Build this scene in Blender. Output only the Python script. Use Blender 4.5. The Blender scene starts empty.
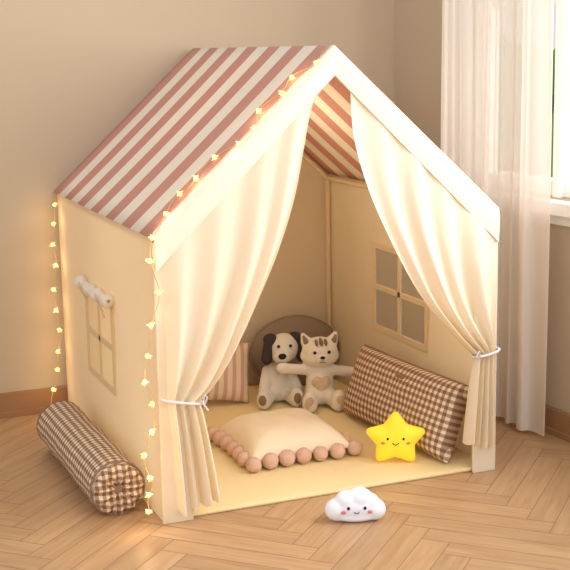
import bpy, bmesh, math, random
import numpy as np
from mathutils import Vector, Matrix, Euler
random.seed(4); rng=np.random.RandomState(4)
S=bpy.context.scene
try:
    S.view_settings.view_transform='Standard'; S.view_settings.look='None'
except Exception as e: pass
# ---------------------------------------------------------------- helpers
def link(o,parent=None):
    S.collection.objects.link(o)
    if parent is not None: o.parent=parent
    return o
def empty(name,loc=(0,0,0),rot=(0,0,0)):
    o=bpy.data.objects.new(name,None); o.location=loc; o.rotation_euler=rot; o.empty_display_size=.05
    return link(o)
def mk(name,verts,faces,mats,parent=None,smooth=False,uvs=None,mi=None,loc=None,rot=None):
    me=bpy.data.meshes.new(name); me.from_pydata([tuple(map(float,v)) for v in verts],[],[tuple(map(int,f)) for f in faces]); 
    if not isinstance(mats,(list,tuple)): mats=[mats]
    for m in mats: me.materials.append(m)
    if mi is not None: me.polygons.foreach_set("material_index",np.array(mi,dtype=np.int32))
    if smooth: me.polygons.foreach_set("use_smooth",[True]*len(me.polygons))
    if uvs is not None:
        l=me.uv_layers.new(name="UVMap"); idx=np.zeros(len(me.loops),dtype=np.int32); me.loops.foreach_get("vertex_index",idx)
        l.data.foreach_set("uv",np.array(uvs,dtype=np.float32)[idx].ravel())
    me.update()
    o=bpy.data.objects.new(name,me)
    if loc is not None: o.location=loc
    if rot is not None: o.rotation_euler=rot
    return link(o,parent)
def grid(name,fn,nu,nv,mat,parent=None,smooth=True,skip=None,uvfn=None,mifn=None):
    V=[];UV=[];F=[];MI=[]
    for j in range(nv+1):
        for i in range(nu+1):
            u=i/nu;v=j/nv; V.append(fn(u,v)); UV.append(uvfn(u,v) if uvfn else (u,v))
    for j in range(nv):
        for i in range(nu):
            if skip and skip((i+.5)/nu,(j+.5)/nv): continue
            a=j*(nu+1)+i; F.append((a,a+1,a+nu+2,a+nu+1)); MI.append(mifn((i+.5)/nu,(j+.5)/nv) if mifn else 0)
    return mk(name,V,F,mat,parent,smooth,UV,MI)
BF=[(0,1,2,3),(7,6,5,4),(0,4,5,1),(1,5,6,2),(2,6,7,3),(3,7,4,0)]
def boxes(name,bl,mat,parent=None,bevel=0,tf=None,mi=None):
    V=[];F=[];M=[]
    for k,(a,b) in enumerate(bl):
        n=len(V)
        x0,y0,z0=a;x1,y1,z1=b
        vs=[(x0,y0,z0),(x0,y1,z0),(x1,y1,z0),(x1,y0,z0),(x0,y0,z1),(x0,y1,z1),(x1,y1,z1),(x1,y0,z1)]
        if tf: vs=[tf(*v) for v in vs]
        V+=vs
        F+=[tuple(n+i for i in f) for f in BF]; M+=[mi[k] if mi else 0]*6
    o=mk(name,V,F,mat,parent,mi=M)
    bm=bmesh.new(); bm.from_mesh(o.data); bmesh.ops.recalc_face_normals(bm,faces=bm.faces); bm.to_mesh(o.data); bm.free()
    if bevel:
        m=o.modifiers.new("b",'BEVEL'); m.width=bevel; m.segments=2
    return o
def tube(name,paths,r,mat,parent=None,res=3,cyclic=False):
    c=bpy.data.curves.new(name,'CURVE'); c.dimensions='3D'; c.bevel_depth=r; c.bevel_resolution=res; c.use_fill_caps=True
    for pts in paths:
        s=c.splines.new('POLY'); s.points.add(len(pts)-1)
        for i,p in enumerate(pts): s.points[i].co=(p[0],p[1],p[2],1)
        s.use_cyclic_u=cyclic; s.use_smooth=True
    c.materials.append(mat); return link(bpy.data.objects.new(name,c),parent)
def catmull(P,n):
    P=[np.array(p,float) for p in P]; P=[2*P[0]-P[1]]+P+[2*P[-1]-P[-2]]; out=[]
    m=len(P)-3
    for k in range(n+1):
        t=k/n*m; i=min(int(t),m-1); f=t-i; a,b,c,d=P[i:i+4]
        out.append(.5*((2*b)+(c-a)*f+(2*a-5*b+4*c-d)*f*f+(3*b-a-3*c+d)*f**3))
    return out
def sphere_data(c,r,rot=(0,0,0),seg=24,rings=14):
    R=Euler(rot).to_matrix(); V=[];F=[]
    V.append((0,0,1))
    for j in range(1,rings):
        th=math.pi*j/rings
        for i in range(seg):
            ph=2*math.pi*i/seg; V.append((math.sin(th)*math.cos(ph),math.sin(th)*math.sin(ph),math.cos(th)))
    V.append((0,0,-1)); 
    for i in range(seg): F.append((0,1+i,1+(i+1)%seg))
    for j in range(rings-2):
        for i in range(seg):
            a=1+j*seg+i;b=1+j*seg+(i+1)%seg; F.append((a,a+seg,b+seg,b))
    L=len(V)-1; b0=1+(rings-2)*seg
    for i in range(seg): F.append((L,b0+(i+1)%seg,b0+i))
    V=[tuple(R@Vector((v[0]*r[0],v[1]*r[1],v[2]*r[2]))+Vector(c)) for v in V]
    return V,F
def ell(name,items,mat,parent,remesh=0,smooth_it=6,seg=24,rings=14):
    V=[];F=[]
    for it in items:
        if len(it)==4 and it[0]=='cap':
            _,a,b,(ra,rb)=it; a=Vector(a);b=Vector(b); n=max(3,int((b-a).length/(min(ra,rb)*.3)))
            for k in range(n+1):
                t=k/n; r=ra+(rb-ra)*t; v,f=sphere_data(a.lerp(b,t),(r,r,r),seg=16,rings=10); m=len(V); V+=v; F+=[tuple(m+i for i in q) for q in f]
        else:
            c,r=it[0],it[1]; rot=it[2] if len(it)>2 else (0,0,0)
            if not hasattr(r,'__len__'): r=(r,r,r)
            v,f=sphere_data(c,r,rot,seg,rings); m=len(V); V+=v; F+=[tuple(m+i for i in q) for q in f]
    o=mk(name,V,F,mat,parent,smooth=True)
    if remesh:
        m=o.modifiers.new("r",'REMESH'); m.mode='VOXEL'; m.voxel_size=remesh; m.use_smooth_shade=True
        if smooth_it:
            s=o.modifiers.new("s",'SMOOTH'); s.iterations=smooth_it; s.factor=.6
    return o
# ---------------------------------------------------------------- materials
def nm(name):
    m=bpy.data.materials.new(name); m.use_nodes=True; nt=m.node_tree; nt.nodes.clear()
    out=nt.nodes.new('ShaderNodeOutputMaterial'); return m,nt,out
def N(nt,t,**k):
    n=nt.nodes.new(t)
    for a,b in k.items():
        if a in n.inputs: n.inputs[a].default_value=b
        else: setattr(n,a,b)
    return n
def srgb(r,g,b):
    f=lambda c:(c/255/12.92) if c/255<=.04045 else ((c/255+.055)/1.055)**2.4
    return (f(r),f(g),f(b),1)
def pbr(name,col,rough=.8,bump=0,bscale=200,spec=.3,transl=0,tcol=None,emit=0,ecol=None,var=0,sheen=0,coat=0,vscale=3):
    m,nt,out=nm(name); L=nt.links
    p=N(nt,'ShaderNodeBsdfPrincipled'); p.inputs['Base Color'].default_value=col; p.inputs['Roughness'].default_value=rough
    p.inputs['Specular IOR Level'].default_value=spec; p.inputs['Sheen Weight'].default_value=sheen; p.inputs['Coat Weight'].default_value=coat
    tc=N(nt,'ShaderNodeTexCoord')
    if emit: p.inputs['Emission Color'].default_value=ecol or col; p.inputs['Emission Strength'].default_value=emit
    if bump:
        nz=N(nt,'ShaderNodeTexNoise'); nz.inputs['Scale'].default_value=bscale; nz.inputs['Detail'].default_value=3
        L.new(tc.outputs['Object'],nz.inputs['Vector'])
        b=N(nt,'ShaderNodeBump'); b.inputs['Strength'].default_value=bump; b.inputs['Distance'].default_value=.003
        L.new(nz.outputs['Fac'],b.inputs['Height']); L.new(b.outputs[0],p.inputs['Normal'])
    if var:
        nz=N(nt,'ShaderNodeTexNoise'); nz.inputs['Scale'].default_value=vscale; L.new(tc.outputs['Object'],nz.inputs['Vector'])
        mx=N(nt,'ShaderNodeMix',data_type='RGBA'); mx.inputs[6].default_value=tuple(c*(1-var) for c in col[:3])+(1,); mx.inputs[7].default_value=tuple(min(1,c*(1+var)) for c in col[:3])+(1,)
        L.new(nz.outputs['Fac'],mx.inputs[0]); L.new(mx.outputs[2],p.inputs['Base Color'])
    sh=p.outputs[0]
    if transl:
        t=N(nt,'ShaderNodeBsdfTranslucent'); t.inputs[0].default_value=tcol or col
        ms=N(nt,'ShaderNodeMixShader'); ms.inputs[0].default_value=transl; L.new(sh,ms.inputs[1]); L.new(t.outputs[0],ms.inputs[2]); sh=ms.outputs[0]
    L.new(sh,out.inputs[0]); return m
M_wall_t=pbr("tent_canvas",srgb(251,238,212),.9,.25,260,.15,.36,srgb(255,232,184))
M_curt=pbr("tent_curtain_cotton",srgb(252,243,225),.85,.15,300,.15,.28,srgb(255,237,203))
M_band=pbr("tent_trim_canvas",srgb(250,242,227),.9,.2,260,.15,.1,srgb(255,236,200))
M_pink=pbr("roof_stripe_rose",srgb(220,168,154),.9,.2,260,.15,.22,srgb(228,160,138))
M_white=pbr("roof_stripe_cream",srgb(252,246,236),.9,.2,260,.15,.22,srgb(255,240,216))
M_frame=pbr("window_tape",srgb(230,206,162),.9,.2,260,.1)
M_tie=pbr("tie_ribbon",srgb(232,226,236),.6)
M_mat=pbr("mat_cotton",srgb(244,223,174),.9,.3,120,.15)
M_wall=pbr("wall_plaster",srgb(198,181,158),.9,.05,60,.15,var=.02)
M_base=pbr("baseboard_wood",srgb(162,122,88),.5,.1,30,var=.12,vscale=8)
M_winw=pbr("window_paint",srgb(244,242,238),.4)
M_hedge=pbr("hedge_leaves",srgb(130,175,90),.9,var=.4,vscale=6)
M_lawn=pbr("lawn_grass",srgb(150,180,110),.95,.5,60,var=.3,vscale=4)
M_satin=pbr("pillow_satin",srgb(250,234,206),.55,.1,80,.4,sheen=.3)
M_pom=pbr("pompom_yarn",srgb(238,199,178),.95,.9,500,.1)
M_plw=pbr("plush_white",srgb(243,234,220),.95,.7,350,.1,sheen=.4)
M_pldog=pbr("plush_offwhite_grey",srgb(232,226,216),.95,.7,350,.1,sheen=.4)
M_plb=pbr("plush_beige",srgb(222,196,160),.95,.7,350,.1,sheen=.4)
M_plt=pbr("plush_taupe",srgb(150,128,106),.95,.7,350,.1)
M_pld=pbr("plush_charcoal",srgb(74,66,64),.95,.7,350,.1)
M_blk=pbr("black_bead",srgb(25,22,22),.25)
M_taupe=pbr("knit_taupe",srgb(150,134,120),.95,.8,120,.1)
M_star=pbr("star_vinyl",srgb(255,218,60),.45,emit=.35,ecol=srgb(255,212,50))
M_cloud=pbr("cloud_vinyl",srgb(234,239,254),.4,emit=.08,ecol=srgb(232,238,255))
M_red=pbr("cheek_pink",srgb(235,120,120),.6)
M_wire=pbr("fairy_wire",srgb(205,175,120),.5)
M_bulb=pbr("fairy_bulb",srgb(255,220,150),.4,emit=4.5,ecol=srgb(255,208,112))
M_petal=pbr("fairy_petal",srgb(255,225,170),.4,emit=.7,ecol=srgb(255,195,95))
M_gap=pbr("floor_gap",srgb(146,110,80),.8)
def sheer(name,col,tr,tl=.5):
    m,nt,out=nm(name); L=nt.links
    d=N(nt,'ShaderNodeBsdfDiffuse'); d.inputs[0].default_value=col
    t=N(nt,'ShaderNodeBsdfTranslucent'); t.inputs[0].default_value=col
    x=N(nt,'ShaderNodeBsdfTransparent')
    a=N(nt,'ShaderNodeMixShader'); a.inputs[0].default_value=tl; L.new(d.outputs[0],a.inputs[1]); L.new(t.outputs[0],a.inputs[2])
    b=N(nt,'ShaderNodeMixShader'); b.inputs[0].default_value=tr; L.new(a.outputs[0],b.inputs[1]); L.new(x.outputs[0],b.inputs[2])
    L.new(b.outputs[0],out.inputs[0]); return m
M_sheer=sheer("sheer_voile",srgb(248,241,235),.12,.28)
M_gauze=sheer("window_gauze",srgb(218,206,184),.40,.3)
M_gauze2=sheer("window_gauze_lit",srgb(253,238,204),.05,.55)  # brighter copy of the gauze: warm lit look put into the colour
def gingham(name,freq):
    m,nt,out=nm(name); L=nt.links
    uv=N(nt,'ShaderNodeUVMap'); sp=N(nt,'ShaderNodeSeparateXYZ'); L.new(uv.outputs[0],sp.inputs[0])
    res=[]
    for k in (0,1):
        a=N(nt,'ShaderNodeMath',operation='MULTIPLY'); a.inputs[1].default_value=freq; L.new(sp.outputs[k],a.inputs[0])
        b=N(nt,'ShaderNodeMath',operation='FRACT'); L.new(a.outputs[0],b.inputs[0])
        c=N(nt,'ShaderNodeMath',operation='GREATER_THAN'); c.inputs[1].default_value=.5; L.new(b.outputs[0],c.inputs[0]); res.append(c)
    s=N(nt,'ShaderNodeMath',operation='ADD'); L.new(res[0].outputs[0],s.inputs[0]); L.new(res[1].outputs[0],s.inputs[1])
    h=N(nt,'ShaderNodeMath',operation='MULTIPLY'); h.inputs[1].default_value=.5; L.new(s.outputs[0],h.inputs[0])
    r=N(nt,'ShaderNodeValToRGB'); r.color_ramp.interpolation='CONSTANT'; e=r.color_ramp.elements
    e[0].position=0; e[0].color=srgb(236,220,200); e[1].position=.3; e[1].color=srgb(180,150,126); e.new(.8).color=srgb(130,100,80)
    L.new(h.outputs[0],r.inputs[0])
    p=N(nt,'ShaderNodeBsdfPrincipled'); p.inputs['Roughness'].default_value=.9; p.inputs['Specular IOR Level'].default_value=.15
    L.new(r.outputs[0],p.inputs['Base Color'])
    tc=N(nt,'ShaderNodeTexCoord'); nz=N(nt,'ShaderNodeTexNoise'); nz.inputs['Scale'].default_value=28; L.new(tc.outputs['Object'],nz.inputs['Vector'])
    b=N(nt,'ShaderNodeBump'); b.inputs['Strength'].default_value=.5; b.inputs['Distance'].default_value=.01; L.new(nz.outputs['Fac'],b.inputs['Height']); L.new(b.outputs[0],p.inputs['Normal'])
    L.new(p.outputs[0],out.inputs[0]); return m
M_ging=gingham("gingham_brown",46)
def stripes(name,freq,ca,cb):
    m,nt,out=nm(name); L=nt.links
    uv=N(nt,'ShaderNodeUVMap'); sp=N(nt,'ShaderNodeSeparateXYZ'); L.new(uv.outputs[0],sp.inputs[0])
    a=N(nt,'ShaderNodeMath',operation='MULTIPLY'); a.inputs[1].default_value=freq; L.new(sp.outputs[0],a.inputs[0])
    b=N(nt,'ShaderNodeMath',operation='FRACT'); L.new(a.outputs[0],b.inputs[0])
    c=N(nt,'ShaderNodeMath',operation='GREATER_THAN'); c.inputs[1].default_value=.45; L.new(b.outputs[0],c.inputs[0])
    mx=N(nt,'ShaderNodeMix',data_type='RGBA'); mx.inputs[6].default_value=ca; mx.inputs[7].default_value=cb; L.new(c.outputs[0],mx.inputs[0])
    p=N(nt,'ShaderNodeBsdfPrincipled'); p.inputs['Roughness'].default_value=.9; L.new(mx.outputs[2],p.inputs['Base Color']); L.new(p.outputs[0],out.inputs[0]); return m
M_strp=stripes("pillow_stripes",9,srgb(204,170,150),srgb(232,210,190))
# wood floor
def wood():
    m,nt,out=nm("oak_herringbone"); L=nt.links
    uv=N(nt,'ShaderNodeUVMap'); at=N(nt,'ShaderNodeAttribute',attribute_name="rnd")
    mp=N(nt,'ShaderNodeMapping'); mp.inputs['Scale'].default_value=(2.2,26,1); L.new(uv.outputs[0],mp.inputs[0])
    ad=N(nt,'ShaderNodeVectorMath',operation='ADD'); L.new(mp.outputs[0],ad.inputs[0])
    sc=N(nt,'ShaderNodeVectorMath',operation='SCALE'); sc.inputs['Scale'].default_value=40; cb=N(nt,'ShaderNodeCombineXYZ'); L.new(at.outputs['Fac'],cb.inputs[0]); L.new(at.outputs['Fac'],cb.inputs[2]); L.new(cb.outputs[0],sc.inputs[0]); L.new(sc.outputs[0],ad.inputs[1])
    nz=N(nt,'ShaderNodeTexNoise'); nz.inputs['Scale'].default_value=2.2; nz.inputs['Detail'].default_value=5; nz.inputs['Distortion'].default_value=.6; L.new(ad.outputs[0],nz.inputs['Vector'])
    r=N(nt,'ShaderNodeValToRGB'); e=r.color_ramp.elements; e[0].position=.3; e[0].color=srgb(182,143,105); e[1].position=.72; e[1].color=srgb(201,164,126)
    L.new(nz.outputs['Fac'],r.inputs[0])
    hs=N(nt,'ShaderNodeHueSaturation'); L.new(r.outputs[0],hs.inputs['Color'])
    mr=N(nt,'ShaderNodeMapRange'); mr.inputs[3].default_value=.89; mr.inputs[4].default_value=1.05; L.new(at.outputs['Fac'],mr.inputs[0]); L.new(mr.outputs[0],hs.inputs['Value'])
    p=N(nt,'ShaderNodeBsdfPrincipled'); p.inputs['Roughness'].default_value=.40; p.inputs['Specular IOR Level'].default_value=.4
    L.new(hs.outputs[0],p.inputs['Base Color'])
    b=N(nt,'ShaderNodeBump'); b.inputs['Strength'].default_value=.12; b.inputs['Distance'].default_value=.001; L.new(nz.outputs['Fac'],b.inputs['Height']); L.new(b.outputs[0],p.inputs['Normal'])
    L.new(p.outputs[0],out.inputs[0]); return m
M_wood=wood()
# ---------------------------------------------------------------- room
def build_floor():
    w=.078;n=6;g=.0009; ang=math.radians(45); ca,sa=math.cos(ang),math.sin(ang)
    V=[];F=[];UV=[];MI=[];RD=[]
    x0,x1,y0,y1=-4.2,1.55,-4.4,1.30
    for c in range(-30,31):
        for k in range(-130,170):
            for kind in (0,1):
                X=k+c*2*n
                if kind==0: a,b,cc,d=X,X+n,k,k+1
                else: a,b,cc,d=X+n,X+n+1,k+1-n,k+1
                pts=[(a*w+g,cc*w+g),(b*w-g,cc*w+g),(b*w-g,d*w-g),(a*w+g,d*w-g)]
                W=[(p[0]*ca-p[1]*sa-1.0,p[0]*sa+p[1]*ca-1.0) for p in pts]
                mx=sum(p[0] for p in W)/4; my=sum(p[1] for p in W)/4
                if not(x0-.4<mx<x1+.4 and y0-.4<my<y1+.4): continue
                i=len(V); V+=[(p[0],p[1],0) for p in W]; F.append((i,i+1,i+2,i+3)); MI.append(0); RD.append(random.random())
                Lx=n*w; 
                if kind==0: UV+=[(0,0),(Lx,0),(Lx,w),(0,w)]
                else: UV+=[(0,0),(0,w),(Lx,w),(Lx,0)]
    i=len(V); V+=[(x0,y0,-.0015),(x1,y0,-.0015),(x1,y1,-.0015),(x0,y1,-.0015)]; UV+=[(0,0)]*4; F.append((i,i+1,i+2,i+3)); MI.append(1); RD.append(0)
    o=mk("floor",V,F,[M_wood,M_gap],None,False,UV,MI)
    a=o.data.attributes.new("rnd",'FLOAT','FACE'); a.data.foreach_set("value",RD)
    bm=bmesh.new(); bm.from_mesh(o.data)
    for co_,no_ in (((x0,0,0),(-1,0,0)),((x1,0,0),(1,0,0)),((0,y0,0),(0,-1,0)),((0,y1,0),(0,1,0))):
        bmesh.ops.bisect_plane(bm,geom=bm.verts[:]+bm.edges[:]+bm.faces[:],plane_co=co_,plane_no=no_,clear_outer=True)
    bm.to_mesh(o.data); bm.free()
build_floor()
boxes("wall_back",[((-4.2,1.25,-.0),(1.365,1.35,2.6))],M_wall)
dx,dy=.085,-1.11; ln=math.hypot(dx,dy); dx/=ln; dy/=ln; nx,ny=-dy,dx   # n points outwards (+x)
def RW(s,n,z): return (1.365+dx*s+nx*n, 1.25+dy*s+ny*n, z)
w0,w1,zs,zt=.52,2.7,.80,2.3
boxes("wall_right",[((-.1,0,0),(w0,.12,2.6)),((w0,0,0),(w1,.12,zs)),((w0,0,zt),(w1,.12,2.6)),((w1,0,0),(5.6,.12,2.6))],M_wall,tf=RW)
boxes("baseboard_back",[((-4.2,1.234,0),(1.362,1.25,.09)),((-4.2,1.228,0),(1.362,1.25,.022))],M_base,bevel=.002)
boxes("baseboard_right",[((.02,-.016,0),(5.5,0,.09)),((.02,-.022,0),(5.5,0,.022))],M_base,bevel=.002,tf=RW)
win=empty("window_1",RW(w0,0,zs))
wl=Vector(RW(w0,0,zs))
def RWl(s,n,z):
    v=Vector(RW(s,n,z))-wl; return tuple(v)
fb=[((w0,.02,zs),(w0+.045,.09,zt)),((w1-.045,.02,zs),(w1,.09,zt)),((w0,.02,zs),(w1,.09,zs+.05)),((w0,.02,zt-.05),(w1,.09,zt)),
    ((.985,.0,zs),(1.025,.09,zt)),((1.85,.01,zs),(1.90,.09,zt)),((w0,.035,1.42),(w1,.075,1.455)),
    ((1.43,.04,zs),(1.455,.07,zt))]
boxes("frame",fb,M_winw,win,bevel=.003,tf=RWl)
boxes("sill",[((w0-.05,-.05,zs-.05),(w1+.05,.02,zs-.005)),((w0-.03,-.02,zs-.085),(w1+.03,0,zs-.05))],M_winw,win,bevel=.004,tf=RWl)
boxes("casing",[((w0-.03,-.012,zs),(w0,0,zt+.04)),((w1,-.012,zs),(w1+.03,0,zt+.04)),((w0-.03,-.012,zt),(w1+.03,0,zt+.04))],M_winw,win,bevel=.002,tf=RWl)
# garden hedge outside
mk("garden_lawn",[(2.05,-7,0),(9,-7,0),(9,9,0),(2.05,9,0)],[(0,1,2,3)],M_lawn)
hs=[]
for i in range(60):
    r_=.30+rng.rand()*.18
    hs.append(((4.4+rng.rand()*.8, .5+i*.11+rng.rand()*.1, max(r_*.97,rng.rand()*1.15)),(r_,)*3))
hd=ell("garden_hedge",hs,M_hedge,None,seg=14,rings=8)
# sheer curtain
sc=empty("sheer_curtain",(1.37,.5,0))
def sheerfn(u,v):
    z=2.42-v*(2.42-.015)
    y=.80-.62*u; wid=1+.04*math.sin(v*3)
    ph=u*2*math.pi*8+.9*math.sin(v*2.2+u*9)
    yy=(y-.5)*wid+.008*math.sin(ph*2+1)
    xx=.020*math.sin(ph)*(.6+.4*math.sin(u*17+1))*(.75+.5*v)+.010*math.sin(ph*.37+v*2)
    bx=1.365+.0766*(1.25-y)-.085-1.37
    return (bx+xx,yy,z)
grid("voile",sheerfn,260,30,M_sheer,sc)
tube("rod",[[(.0,.45,2.44),(.0,-1.9,2.44)]],.012,M_winw,sc)
# ---------------------------------------------------------------- tent
W,D,He,Ha=1.064,1.222,.815,1.30
tent=empty("play_tent")
slope=(Ha-He)/(W/2)
def gable(x): return He+slope*(x if x<W/2 else W-x)
def wr(a,b): return .0025*math.sin(a*9+1.3*b*7)+.0015*math.sin(b*13+a*4)
def side(name,x,hy0,hy1,hz0,hz1,sgn):
    ys=sorted(set(list(np.linspace(0,D,25))+[hy0,hy1])); zsn=sorted(set(list(np.linspace(0.002,He,19))+[hz0,hz1]))
    V=[];F=[]
    for z in zsn:
        for y in ys:
            e=min(1,min(y,D-y)/.1)*min(1,min(z,He-z)/.1); V.append((x+sgn*wr(y,z)*e,y,z))
    n=len(ys)
    for j in range(len(zsn)-1):
        for i in range(n-1):
            if hy0<(ys[i]+ys[i+1])/2<hy1 and hz0<(zsn[j]+zsn[j+1])/2<hz1: continue
            a=j*n+i; F.append((a,a+1,a+n+1,a+n))
    return mk(name,V,F,M_wall_t,tent,True)
LW=(.50,.82,.265,.525); RWn=(.44,.82,.30,.585)
side("side_panel_1",0,*LW,1); side("side_panel_2",W,*RWn,1)
def winparts(x,q,out,gz,fr):
    y0,y1,z0,z1=q; t=.020; c=(y0+y1)/2; zc=(z0+z1)/2
    mk("window_mesh",[(x,y0,z0),(x,y1,z0),(x,y1,z1),(x,y0,z1)],[(0,1,2,3)],gz,tent)
    b=[((x-.004,y0-t,z0-t),(x+.004,y1+t,z0+.002)),((x-.004,y0-t,z1-.002),(x+.004,y1+t,z1+t)),((x-.004,y0-t,z0),(x+.004,y0+.002,z1)),((x-.004,y1-.002,z0),(x+.004,y1+t,z1)),
       ((x-.004,c-.010,z0),(x+.004,c+.010,z1)),((x-.004,y0,zc-.010),(x+.004,y1,zc+.010))]
    boxes("window_tape_frame",b,fr,tent,bevel=.001)
winparts(0,LW,-1,M_gauze2,M_frame); winparts(W,RWn,1,M_gauze,M_wall_t)
# rolled flap above left window
def rollfn(u,v):
    y=.445+.40*u; a=v*2*math.pi
    r=.019+.003*math.sin(u*23)+.002*math.sin(a*3+u*11)
    if u<.001 or u>.999: r*=.3
    k=1-.35*(math.exp(-((u-.22)/.03)**2)+math.exp(-((u-.78)/.03)**2)); r*=k
    return (-.021+r*math.cos(a),y,.556+r*math.sin(a)-.006*math.sin(u*math.pi))
grid("rolled_flap",rollfn,60,16,M_white,tent)
tube("flap_ties",[[(-.041,y,.565),(-.038,y,.545),(-.026,y-.008,.52),(-.018,y-.014,.49)] for y in (.535,.755)],.003,M_frame,tent)
# back panel
def backfn(u,v):
    x=W*u; return (x,D+.003*math.sin(x*8+v*6)*math.sin(v*math.pi),.002+v*(gable(x)-.002))
grid("back_panel",backfn,32,16,M_wall_t,tent)
# roof
NS=13; 
def roofside(name,sg):
    ov=.010
    def fn(u,v):   # u along depth, v eave->ridge
        y=D+.006-(D+.006-.006)*u
        xe=-ov; ze=He-ov*slope
        x=xe+(W/2-xe)*v; z=ze+(Ha-ze)*v
        sag=.006*math.sin(v*math.pi)*math.sin(u*math.pi)
        x2=x if sg<0 else W-x
        return (x2,y,z-sag+.004)
    o=grid(name,fn,NS*4,12,[M_pink,M_white],tent,True,mifn=lambda u,v:int(u*NS)%2)
    m=o.modifiers.new("s",'SOLIDIFY'); m.thickness=.003; m.offset=0
    return o
roofside("roof_1",-1); roofside("roof_2",1)
# front gable band (folded canvas sleeve)
def bandfn_pts(side):
    P=[]
    for k in range(13):
        t=k/12; x=t*W/2; zo=He+slope*x+.006; off=.103-.022*t
        P.append((x,zo,zo-off))
    return P
def band(name,sg):
    P=bandfn_pts(sg); V=[];F=[]
    prof=[(0,.012),(.0,-.012),(.25,-.020),(.75,-.017),(1.0,-.014),(1.0,-.004)]  # (frac down, y)
    for (x,zo,zi) in P:
        for (f,y) in prof:
            xx=x if sg<0 else W-x
            V.append((xx,y,zo+(zi-zo)*f))
    n=len(prof)
    for k in range(len(P)-1):
        for j in range(n-1): a=k*n+j; F.append((a,a+1,a+n+1,a+n))
    F.append(tuple(range(n)))
    return mk(name,V,F,M_band,tent,False)
band("gable_band_1",-1); band("gable_band_2",1)
tube("gable_piping",[[(0,-.013,He-.095),(W/2,-.015,Ha-.074),(W,-.013,He-.095)]],.0022,M_band,tent)
# front corner strips
boxes("front_post_1",[((-.004,-.006,.0),(.085,.006,He-.02))],M_curt,tent,bevel=.003)
boxes("front_post_2",[((W-.075,-.006,.0),(W+.004,.006,He-.02))],M_curt,tent,bevel=.003)
# poles
tube("poles",[[(.014,.016,.0),(.014,.016,He-.01),(W/2,.016,Ha-.015),(W-.014,.016,He-.01),(W-.014,.016,0)],
              [(.014,D-.016,.0),(.014,D-.016,He-.01),(W/2,D-.016,Ha-.015),(W-.014,D-.016,He-.01),(W-.014,D-.016,0)],
              [(W/2,.01,Ha-.015),(W/2,D-.01,Ha-.015)],[(.014,.01,He-.012),(.014,D-.01,He-.012)],[(W-.014,.01,He-.012),(W-.014,D-.01,He-.012)]],.010,M_wall_t,tent)
# curtains
def curtain(name,outer_top,outer_tie,inner,botO,botI,nf,seed):
    inn=catmull(inner,60)
    NU,NV1,NV2=140,60,26
    V=[];F=[]
    def fold(u,amp,t):
        ph=2*math.pi*nf*(u**1.1)+1.1*math.sin(u*5+seed*2)
        return amp*(math.sin(ph+seed+.6*math.sin(t*3+seed))+.45*math.sin(ph*.5+1.7*seed+t*1.5)+.14*math.sin(2.3*ph+seed*3)*min(1,t))
    ot=np.array(outer_top);oe=np.array(outer_tie)
    for j in range(NV1+1):
        t=j/NV1; I=inn[int(round(t*60))]; O=ot+(oe-ot)*t
        amp=.0025+.0165*min(1,t*1.2)**1.1
        if t>.85: amp*=1-.35*(t-.85)/.15
        for i in range(NU+1):
            u=i/NU; p=O+(I-O)*u
            z=p[1]-.045*math.sin(math.pi*u)*math.sin(math.pi*t)
            V.append((p[0],-.010-.008*min(1,t*3)+fold(u,amp,t),z))
    I1=inn[-1]
    for j in range(1,NV2+1):
        t=j/NV2; e=t**.75
        for i in range(NU+1):
            u=i/NU
            x0=oe[0]+(botO[0]-oe[0])*e; x1=I1[0]+(botI[0]-I1[0])*e
            zt=oe[1]+(I1[1]-oe[1])*u; zb=botO[1]+(botI[1]-botO[1])*u+.006*math.sin(nf*6.28*u)
            V.append((x0+(x1-x0)*u,-.018+fold(u,.0124+.007*math.sin(min(1,t*1.5)*1.57),1+t*.3),zt+(zb-zt)*t))
    n=NU+1
    for j in range(NV1+NV2):
        for i in range(NU): a=j*n+i; F.append((a,a+1,a+n+1,a+n))
    return mk(name,V,F,M_curt,tent,True)
curtain("curtain_1",(.004,.76),(.016,.362),[(.485,1.195),(.459,1.12),(.437,1.02),(.406,.885),(.358,.748),(.302,.625),(.232,.489),(.165,.395),(.112,.343)],(.028,.03),(.165,.055),4.3,.4)
curtain("curtain_2",(W-.004,.76),(W-.010,.389),[(W-.485,1.195),(.588,1.05),(.632,.899),(.701,.750),(.789,.594),(.885,.475),(.965,.393),(.985,.378)],(W-.002,.085),(.948,.108),4.1,2.1)
def tie(name,cx,cz,rx,tilt):
    P=[(cx+rx*math.cos(a),-.016+.024*math.sin(a),cz+tilt*math.cos(a)) for a in np.linspace(0,2*math.pi,28,endpoint=False)]
    return tube(name,[P],.004,M_tie,tent,cyclic=True)
tie("tie_back_1",.062,.352,.060,-.012); tie("tie_back_2",1.022,.382,.046,.008)
tube("tie_tail",[[(.118,-.036,.343),(.124,-.04,.36),(.118,-.04,.372),(.112,-.038,.345),(.125,-.042,.325)],[(.978,-.036,.378),(.985,-.04,.396),(.992,-.038,.375)]],.0025,M_tie,tent)
# mat
boxes("play_mat",[((.012,.012,0),(W-.012,D-.012,.013))],M_mat,None,bevel=.006)
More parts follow.
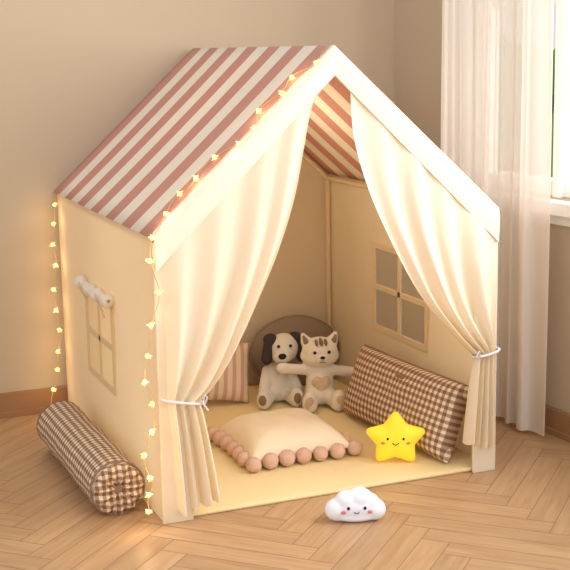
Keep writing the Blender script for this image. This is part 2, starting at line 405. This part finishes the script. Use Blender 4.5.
# ---------------------------------------------------------------- fairy lights
fl=empty("string_lights")
def gl(x,dz=0,y=-.026): return (x,y,gable(x)+dz)
main=[gl(.51,.012,.01),gl(.47,.012,-.02),gl(.43,.016,.05),gl(.39,.014,.02),gl(.34,.014,.06),gl(.30,.012,-.01),gl(.26,.005,-.028),gl(.22,.014,.03),gl(.17,.014,.07),gl(.12,.014,.03),gl(.08,.014,.06),gl(.03,.012,.0),(-.012,-.022,.80),(-.014,-.02,.74),(.004,-.024,.66),(-.018,-.02,.58),(-.03,-.02,.50),(-.045,-.022,.44),(-.03,-.022,.38),(-.02,-.022,.31),(-.045,-.022,.25),(-.055,-.022,.19),(-.035,-.022,.13),(-.05,-.022,.09),(-.05,-.03,.05)]
back=[(-.012,1.19,.80),(-.02,1.19,.72),(-.03,1.19,.64),(-.022,1.19,.56),(-.035,1.19,.47),(-.03,1.19,.38),(-.022,1.19,.30),(-.035,1.19,.22),(-.04,1.19,.14),(-.07,1.17,.07),(-.08,1.12,.012)]
c1=catmull(main,220); c2=catmull(back,120)
tube("wire",[[tuple(p) for p in c1],[tuple(p) for p in c2]],.0012,M_wire,fl,res=1)
V=[];F=[];MI=[]; lightpos=[]
def addbulb(p):
    global V,F,MI
    q=np.array(p)+np.array([-.004,-.006,rng.uniform(-.004,.004)])
    v,f=sphere_data(q,(.0066,)*3,seg=10,rings=6); m=len(V); V+=v; F+=[tuple(m+i for i in k) for k in f]; MI+=[0]*len(f)
    for k in range(5):
        a=rng.uniform(0,6.28); b=rng.uniform(-.9,.9); d=np.array([math.cos(a)*math.cos(b),math.sin(a)*math.cos(b),math.sin(b)])
        if d[1]>0: d[1]*=-1
        v,f=sphere_data(q+d*.0075,(.0028,.0028,.0055),tuple(Vector(d).to_track_quat('Z','Y').to_euler()),seg=6,rings=5); m=len(V); V+=v; F+=[tuple(m+i for i in k) for k in f]; MI+=[1]*len(f)
    lightpos.append(q)
for k in range(8,221,10): addbulb(c1[k])
for k in range(4,118,11): addbulb(c2[k])
mk("bulbs",V,F,[M_bulb,M_petal],fl,True,mi=MI)
for i,q in enumerate(lightpos):
    if i%2==1 :
        l=bpy.data.lights.new("bulb_glow",'POINT'); l.energy=.12; l.color=(1,.66,.32); l.shadow_soft_size=.02
        o=bpy.data.objects.new("bulb_glow",l); o.location=tuple(q+np.array([-.022,-.022,.012])); link(o,fl)
# ---------------------------------------------------------------- bolster
def bolster(name,loc,rotz,Ln,R,Rz,mat):
    e=empty(name,loc,(0,0,rotz)); h=Ln/2; prof=[]
    nb=40
    cap=[(-h+.022,0.0),(-h+.008,.012),(-h-.002,.028),(-h-.006,.5*R),(-h-.004,.75*R),(-h+.006,.92*R),(-h+.022,R*.995)]
    mid=[(-h+.022+(2*h-.044)*k/nb,R*(1+.012*math.sin(k*.9))) for k in range(1,nb)]
    cap2=[(-y,r) for y,r in reversed(cap)]
    prof=cap+mid+cap2
    seg=96; V=[];UV=[];F=[]; s=0
    for k,(y,r) in enumerate(prof):
        if k: s+=math.hypot(y-prof[k-1][0],r-prof[k-1][1])
        nearend=max(0,1-(h-abs(y))/.09); iscap=k<len(cap)-1 or k>=len(prof)-len(cap)+1
        for i in range(seg+1):
            a=2*math.pi*i/seg
            rr=r*(1+.03*nearend*math.sin(a*11+k*.1)*(1 if r<R*.99 else .4)+.012*math.sin(a*3+y*14)+.008*math.sin(a*5-y*23))
            yy=y+(.006*math.sin(a*11)*math.copysign(1,y) if .1*R<r<.97*R and abs(y)>h-.03 else 0)
            x=rr*math.cos(a); z=Rz/R*rr*math.sin(a)
            if z<-Rz*.93: z=-Rz*.93-(z+Rz*.93)*-.15
            V.append((x,yy,z+Rz*.95)); UV.append((x*1.1,z*1.1) if iscap else (a*R,s))
    n=seg+1
    for k in range(len(prof)-1):
        for i in range(seg): a=k*n+i; F.append((a,a+1,a+n+1,a+n))
    mk("cover",V,F,mat,e,True,UV)
    ell("button",[((0,-h+.012,Rz*.95),(.016,.008,.016)),((0,h-.012,Rz*.95),(.016,.008,.016))],M_plt,e)
    for sg in (-1,1):
        tube("piping",[[(R*.99*math.cos(a),sg*(h-.016),Rz*.95+Rz*.97*math.sin(a)) for a in np.linspace(0,6.283,48,endpoint=False)]],.003,M_plt,e,cyclic=True)
    return e
bolster("bolster_cushion",(-.104,.475,0.001),math.radians(1.2),.72,.080,.080,M_ging)
# ---------------------------------------------------------------- pillows
def pillow_mesh(name,a,b,h,mat,parent,hb=None,seed=0,uvs=1,con=.07,pw=.55):
    n=36; V=[];F=[];UV=[]
    for sgn,hh in ((1,h),(-1,hb if hb is not None else h)):
        m=len(V)
        for j in range(n+1):
            for i in range(n+1):
                u=-math.cos(math.pi*i/n); v=-math.cos(math.pi*j/n); 
                x=a*u*(1-con*(1-v*v)); y=b*v*(1-con*(1-u*u))
                z=sgn*hh*((1-u**4)*(1-v**4))**pw
                z+=sgn*.06*hh*(math.sin(u*7+seed)*math.sin(v*6+seed*2)+.6*math.sin(u*15+v*5+seed))*(1-u**2)*(1-v**2)
                V.append((x,y,z)); UV.append((x*uvs+.5,y*uvs+.5))
        for j in range(n):
            for i in range(n):
                k=m+j*(n+1)+i; f=(k,k+1,k+n+2,k+n+1); F.append(f if sgn>0 else f[::-1])
    o=mk(name,V,F,mat,parent,True,UV)
    bm=bmesh.new(); bm.from_mesh(o.data); bmesh.ops.remove_doubles(bm,verts=bm.verts,dist=1e-5); bm.to_mesh(o.data); bm.free()
    return o
# long gingham pillow leaning on right wall of tent
gp=empty("gingham_pillow",(.956,.385,.013),(0,0,math.radians(4.5)))
o=pillow_mesh("cover",.322,.126,.066,M_ging,gp,seed=3,con=.035,pw=.42)
lean=math.radians(20)
Mx=Matrix(((0,math.sin(lean),-math.cos(lean),0),(1,0,0,0),(0,math.cos(lean),math.sin(lean),0),(0,0,0,1)))
o.matrix_local=Matrix.Translation((-.006,0,.127))@Mx
ell("gathered_knot",[((-.020,-.05,.212),(.022,.036,.016),(0,.4,.3)),((-.026,-.015,.214),(.018,.022,.012),(0,.3,-.3)),((-.032,-.085,.202),(.018,.020,.012),(0,.3,.3))],M_plt,gp,remesh=.004,smooth_it=2)
pc=empty("pom_pom_cushion",(.535,.44,.015),(0,0,math.radians(0)))
a=.172
o=pillow_mesh("cover",a,a,.076,M_satin,pc,hb=.028,seed=1); o.location=(0,0,.030)
V=[];F=[]
for e in range(4):
    for k in range(6):
        t=-1+2*k/6+.02; 
        bow=1-.07*(1-t*t)
        p=[(t*a,-a*bow),(a*bow,t*a),(-t*a,a*bow),(-a*bow,-t*a)][e]
        off=.010
        r=.0245*rng.uniform(.93,1.06)
        c=(p[0]+[0,off,0,-off][e],p[1]+[-off,0,off,0][e],r*.97)
        v,f=sphere_data(c,(r,r,r),seg=28,rings=18)
        m=len(V)
        for q in v:
            dd=np.array(q)-np.array(c); s=1+.05*math.sin(dd[0]*900+e)*math.sin(dd[1]*870+k)*math.sin(dd[2]*910)+rng.uniform(-.05,.05)
            qq=np.array(c)+dd*s; qq[2]=max(qq[2],0); V.append(tuple(qq))
        F+=[tuple(m+i for i in q) for q in f]
mk("pom_poms",V,F,M_pom,pc,True)
sp=empty("striped_pillow",(.515,1.03,.013),(0,0,math.radians(-8)))
o=pillow_mesh("cover",.125,.112,.05,M_strp,sp,seed=2,uvs=3.4); o.rotation_euler=(math.radians(70),math.radians(6),0); o.location=(0,.0,.120)
rc=empty("round_cushion",(.872,1.138,.014),(0,0,math.radians(-2)))
ell("cover",[((0,.0,.134),(.182,.052,.134),(math.radians(-6),0,0))],M_taupe,rc,seg=40,rings=24)
tube("seam",[[(.183*math.cos(t),.134*math.sin(t)*.10,.134+.135*math.sin(t)) for t in np.linspace(0,6.283,60,endpoint=False)]],.004,M_taupe,rc,cyclic=True)
# ---------------------------------------------------------------- plush toys
R2=math.radians
bear=empty("plush_cat",(.846,.840,.013),(0,0,R2(-14)))
ell("body",[((0,0,.085),(.052,.046,.072)),((0,-.004,.055),(.056,.05,.05)),((0,-.006,.205),(.066,.054,.054)),((0,-.006,.19),(.072,.052,.042)),
  ('cap',(-.046,0,.238),(-.060,0,.268),(.022,.009)),('cap',(.046,0,.238),(.060,0,.268),(.022,.009)),
  ('cap',(-.035,0,.135),(-.132,-.02,.152),(.020,.019)),((-.138,-.021,.153),(.025,.02,.021)),
  ('cap',(.035,0,.135),(.132,-.005,.118),(.020,.019)),((.138,-.005,.117),(.025,.02,.021)),
  ('cap',(-.03,-.01,.04),(-.052,-.095,.03),(.03,.027)),('cap',(.03,-.01,.04),(.05,-.095,.03),(.03,.027)),
  ((-.054,-.10,.043),(.029,.022,.043),(R2(10),0,R2(10))),((.052,-.10,.043),(.029,.022,.043),(R2(10),0,R2(-10)))],M_plw,bear,remesh=.0045)
ell("muzzle",[((0,-.053,.188),(.025,.016,.018))],M_plw,bear)
ell("belly_patch",[((-.012,-.030,.096),(.024,.022,.026)),((.012,-.030,.096),(.024,.022,.026)),((0,-.032,.080),(.026,.022,.028))],M_plb,bear,remesh=.003)
ell("sole_pads",[((-.057,-.119,.045),(.017,.005,.024),(R2(10),0,R2(10))),((.055,-.119,.045),(.017,.005,.024),(R2(10),0,R2(-10)))],M_plb,bear)
ell("inner_ears",[('cap',(-.050,-.014,.244),(-.058,-.009,.262),(.011,.005)),('cap',(.050,-.014,.244),(.058,-.009,.262),(.011,.005))],M_plt,bear)
ell("forehead_stripes",[((0,-.034,.245),(.007,.026,.016)),((-.017,-.034,.243),(.006,.022,.013)),((.017,-.034,.243),(.006,.022,.013))],M_plt,bear)
ell("eyes",[((-.026,-.056,.212),.0062),((.026,-.056,.212),.0062),((0,-.070,.196),(.009,.006,.006))],M_blk,bear)
tube("mouth",[[(-.010,-.067,.177),(-.004,-.0695,.179),(0,-.0695,.187),(.004,-.0695,.179),(.010,-.067,.177)]],.0012,M_blk,bear)
dog=empty("plush_dog",(.728,.960,.013),(0,0,R2(-10)))
ell("body",[((0,0,.075),(.058,.05,.075)),((0,-.002,.05),(.062,.054,.05)),((.022,-.014,.205),(.055,.052,.055)),((.005,-.055,.185),(.034,.042,.028)),
  ('cap',(-.04,-.005,.12),(-.062,-.05,.06),(.020,.021)),('cap',(.04,-.005,.12),(.062,-.05,.06),(.020,.021)),
  ('cap',(-.03,-.01,.035),(-.070,-.10,.03),(.028,.026)),('cap',(.03,-.01,.035),(.045,-.10,.03),(.028,.026)),
  ((-.075,-.105,.04),(.026,.022,.038),(0,0,R2(20))),((.047,-.107,.04),(.026,.022,.038))],M_pldog,dog,remesh=.0045)
ell("ears",[((-.026,-.014,.238),(.028,.028,.024)),('cap',(-.036,-.022,.228),(-.046,-.034,.172),(.018,.021)),((.066,-.008,.236),(.028,.026,.026)),('cap',(.076,-.014,.227),(.086,-.026,.17),(.017,.020))],M_pld,dog,remesh=.004)
ell("nose",[((0,-.096,.193),(.015,.010,.011))],M_blk,dog)
ell("eyes",[((-.006,-.060,.222),.006),((.038,-.062,.222),.006)],M_blk,dog)
ell("paw_pads",[((-.082,-.124,.042),(.014,.005,.02),(0,0,R2(-20))),((.047,-.127,.042),(.014,.005,.02))],M_plt,dog)
# ---------------------------------------------------------------- star lamp
st=empty("star_night_light",(.803,.155,.013),(0,0,R2(-26))); st.scale=(1.1,1.0,1.0)
def star():
    R=.098; r=.058; K=90; NS_=14; V=[];F=[]
    C=(0,0,.078)
    prof=[]
    for i in range(K):
        th=2*math.pi*i/K+math.pi/2; k=(i/K*10)%2; f=k if k<=1 else 2-k
        A=R;B=r; al=math.pi/5; ang=f*al
        rad=A*B*math.sin(al)/(A*math.sin(ang)+B*math.sin(al-ang))
        rad=min(rad,.088) if f<.12 else rad
        prof.append((th,rad))
    for sg in (-1,1):
        m=len(V); V.append((C[0],sg*.030,C[2]))
        for s in range(1,NS_+1):
            q=math.sin(s/NS_*math.pi/2)
            for (th,rad) in prof:
                y=sg*.030*math.sqrt(max(0,1-q**2.6))
                V.append((C[0]+rad*q*math.cos(th),y,C[2]+rad*q*math.sin(th)))
        for i in range(K):
            j=(i+1)%K; f=(m,m+1+i,m+1+j); F.append(f if sg<0 else f[::-1])
            for s in range(NS_-1):
                a=m+1+s*K+i;b=m+1+s*K+j; f=(a,a+K,b+K,b); F.append(f if sg<0 else f[::-1])
    o=mk("shell",V,F,M_star,st,True)
    bm=bmesh.new(); bm.from_mesh(o.data); bmesh.ops.remove_doubles(bm,verts=bm.verts,dist=1e-5); bmesh.ops.recalc_face_normals(bm,faces=bm.faces); bm.to_mesh(o.data); bm.free()
    s=o.modifiers.new("s",'SMOOTH'); s.iterations=4
star()
ell("eyes",[((-.022,-.0275,.086),(.0045,.003,.0055)),((.022,-.0275,.086),(.0045,.003,.0055))],M_blk,st)
ell("cheeks",[((-.034,-.024,.072),(.0075,.004,.0055)),((.034,-.024,.072),(.0075,.004,.0055))],M_red,st)
tube("smile",[[(-.009+.018*k/8,-.0305,.074-.007*math.sin(math.pi*k/8)) for k in range(9)]],.0014,M_blk,st)
# ---------------------------------------------------------------- cloud lamp
cl=empty("cloud_night_light",(.495,-.20,0),(0,0,R2(-20)))
ell("shell",[((0,0,.040),(.072,.036,.038)),((-.050,0,.034),(.036,.032,.033)),((.052,0,.032),(.034,.031,.031)),((-.024,0,.058),(.034,.031,.031)),((.012,0,.064),(.036,.032,.033)),((.040,0,.052),(.028,.028,.027)),((0,0,.016),(.068,.034,.016))],M_cloud,cl,remesh=.0035,smooth_it=8)
ell("eyes",[((-.022,-.0345,.048),(.0042,.003,.005)),((.024,-.0345,.048),(.0042,.003,.005))],M_blk,cl)
ell("cheeks",[((-.036,-.0325,.036),(.007,.004,.005)),((.038,-.0325,.036),(.007,.004,.005))],M_red,cl)
tube("smile",[[(-.006+.014*k/8,-.0365,.038-.005*math.sin(math.pi*k/8)) for k in range(9)]],.0012,M_blk,cl)
# ---------------------------------------------------------------- lights
def area(name,loc,target,size,sy,energy,col):
    l=bpy.data.lights.new(name,'AREA'); l.shape='RECTANGLE'; l.size=size; l.size_y=sy; l.energy=energy; l.color=col
    o=bpy.data.objects.new(name,l); o.location=loc; o.rotation_euler=(Vector(target)-Vector(loc)).to_track_quat('-Z','Y').to_euler(); link(o); return o
area("window_daylight",(2.1,-.9,1.6),(.3,.0,.6),1.6,1.5,80,(1,.985,.95))
area("room_front_fill",(.9,-3.9,2.5),(.5,.3,.5),2.2,1.6,42,(1,.98,.94))  # added soft front light, stands in for an unseen second window
area("room_left_fill",(-3.2,-1.2,2.4),(0,.6,.6),1.8,1.6,20,(1,.97,.92))  # added fill to brighten the tent's left wall, no fixture there
l=bpy.data.lights.new("tent_warm_fill",'POINT'); l.energy=3.4; l.color=(1,.85,.60); l.shadow_soft_size=.12  # added hidden fill that warms the tent interior; no lamp hangs here
o=bpy.data.objects.new("tent_warm_fill",l); o.location=(.50,.60,.98); link(o,tent)
w=bpy.data.worlds.new("w"); S.world=w; w.use_nodes=True; bg=w.node_tree.nodes['Background']; bg.inputs[0].default_value=(1,.965,.92,1); bg.inputs[1].default_value=.77
# ---------------------------------------------------------------- camera
p=[-0.9069,-3.1793,1.3034,0.3839,0.1893,-0.0196,1242.505]
yaw,pitch,roll=p[3],p[4],p[5]
f=Vector((math.sin(yaw)*math.cos(pitch),math.cos(yaw)*math.cos(pitch),-math.sin(pitch)))
r=Vector((math.cos(yaw),-math.sin(yaw),0)); u=r.cross(f); c_,s_=math.cos(roll),math.sin(roll)
r2=c_*r+s_*u; u2=-s_*r+c_*u
cam=bpy.data.cameras.new("camera"); cam.sensor_width=36; cam.lens=p[6]/570*36; cam.clip_start=.05
co=bpy.data.objects.new("camera",cam)
M=Matrix(((r2.x,u2.x,-f.x,p[0]),(r2.y,u2.y,-f.y,p[1]),(r2.z,u2.z,-f.z,p[2]),(0,0,0,1))); co.matrix_world=M
link(co); S.camera=co
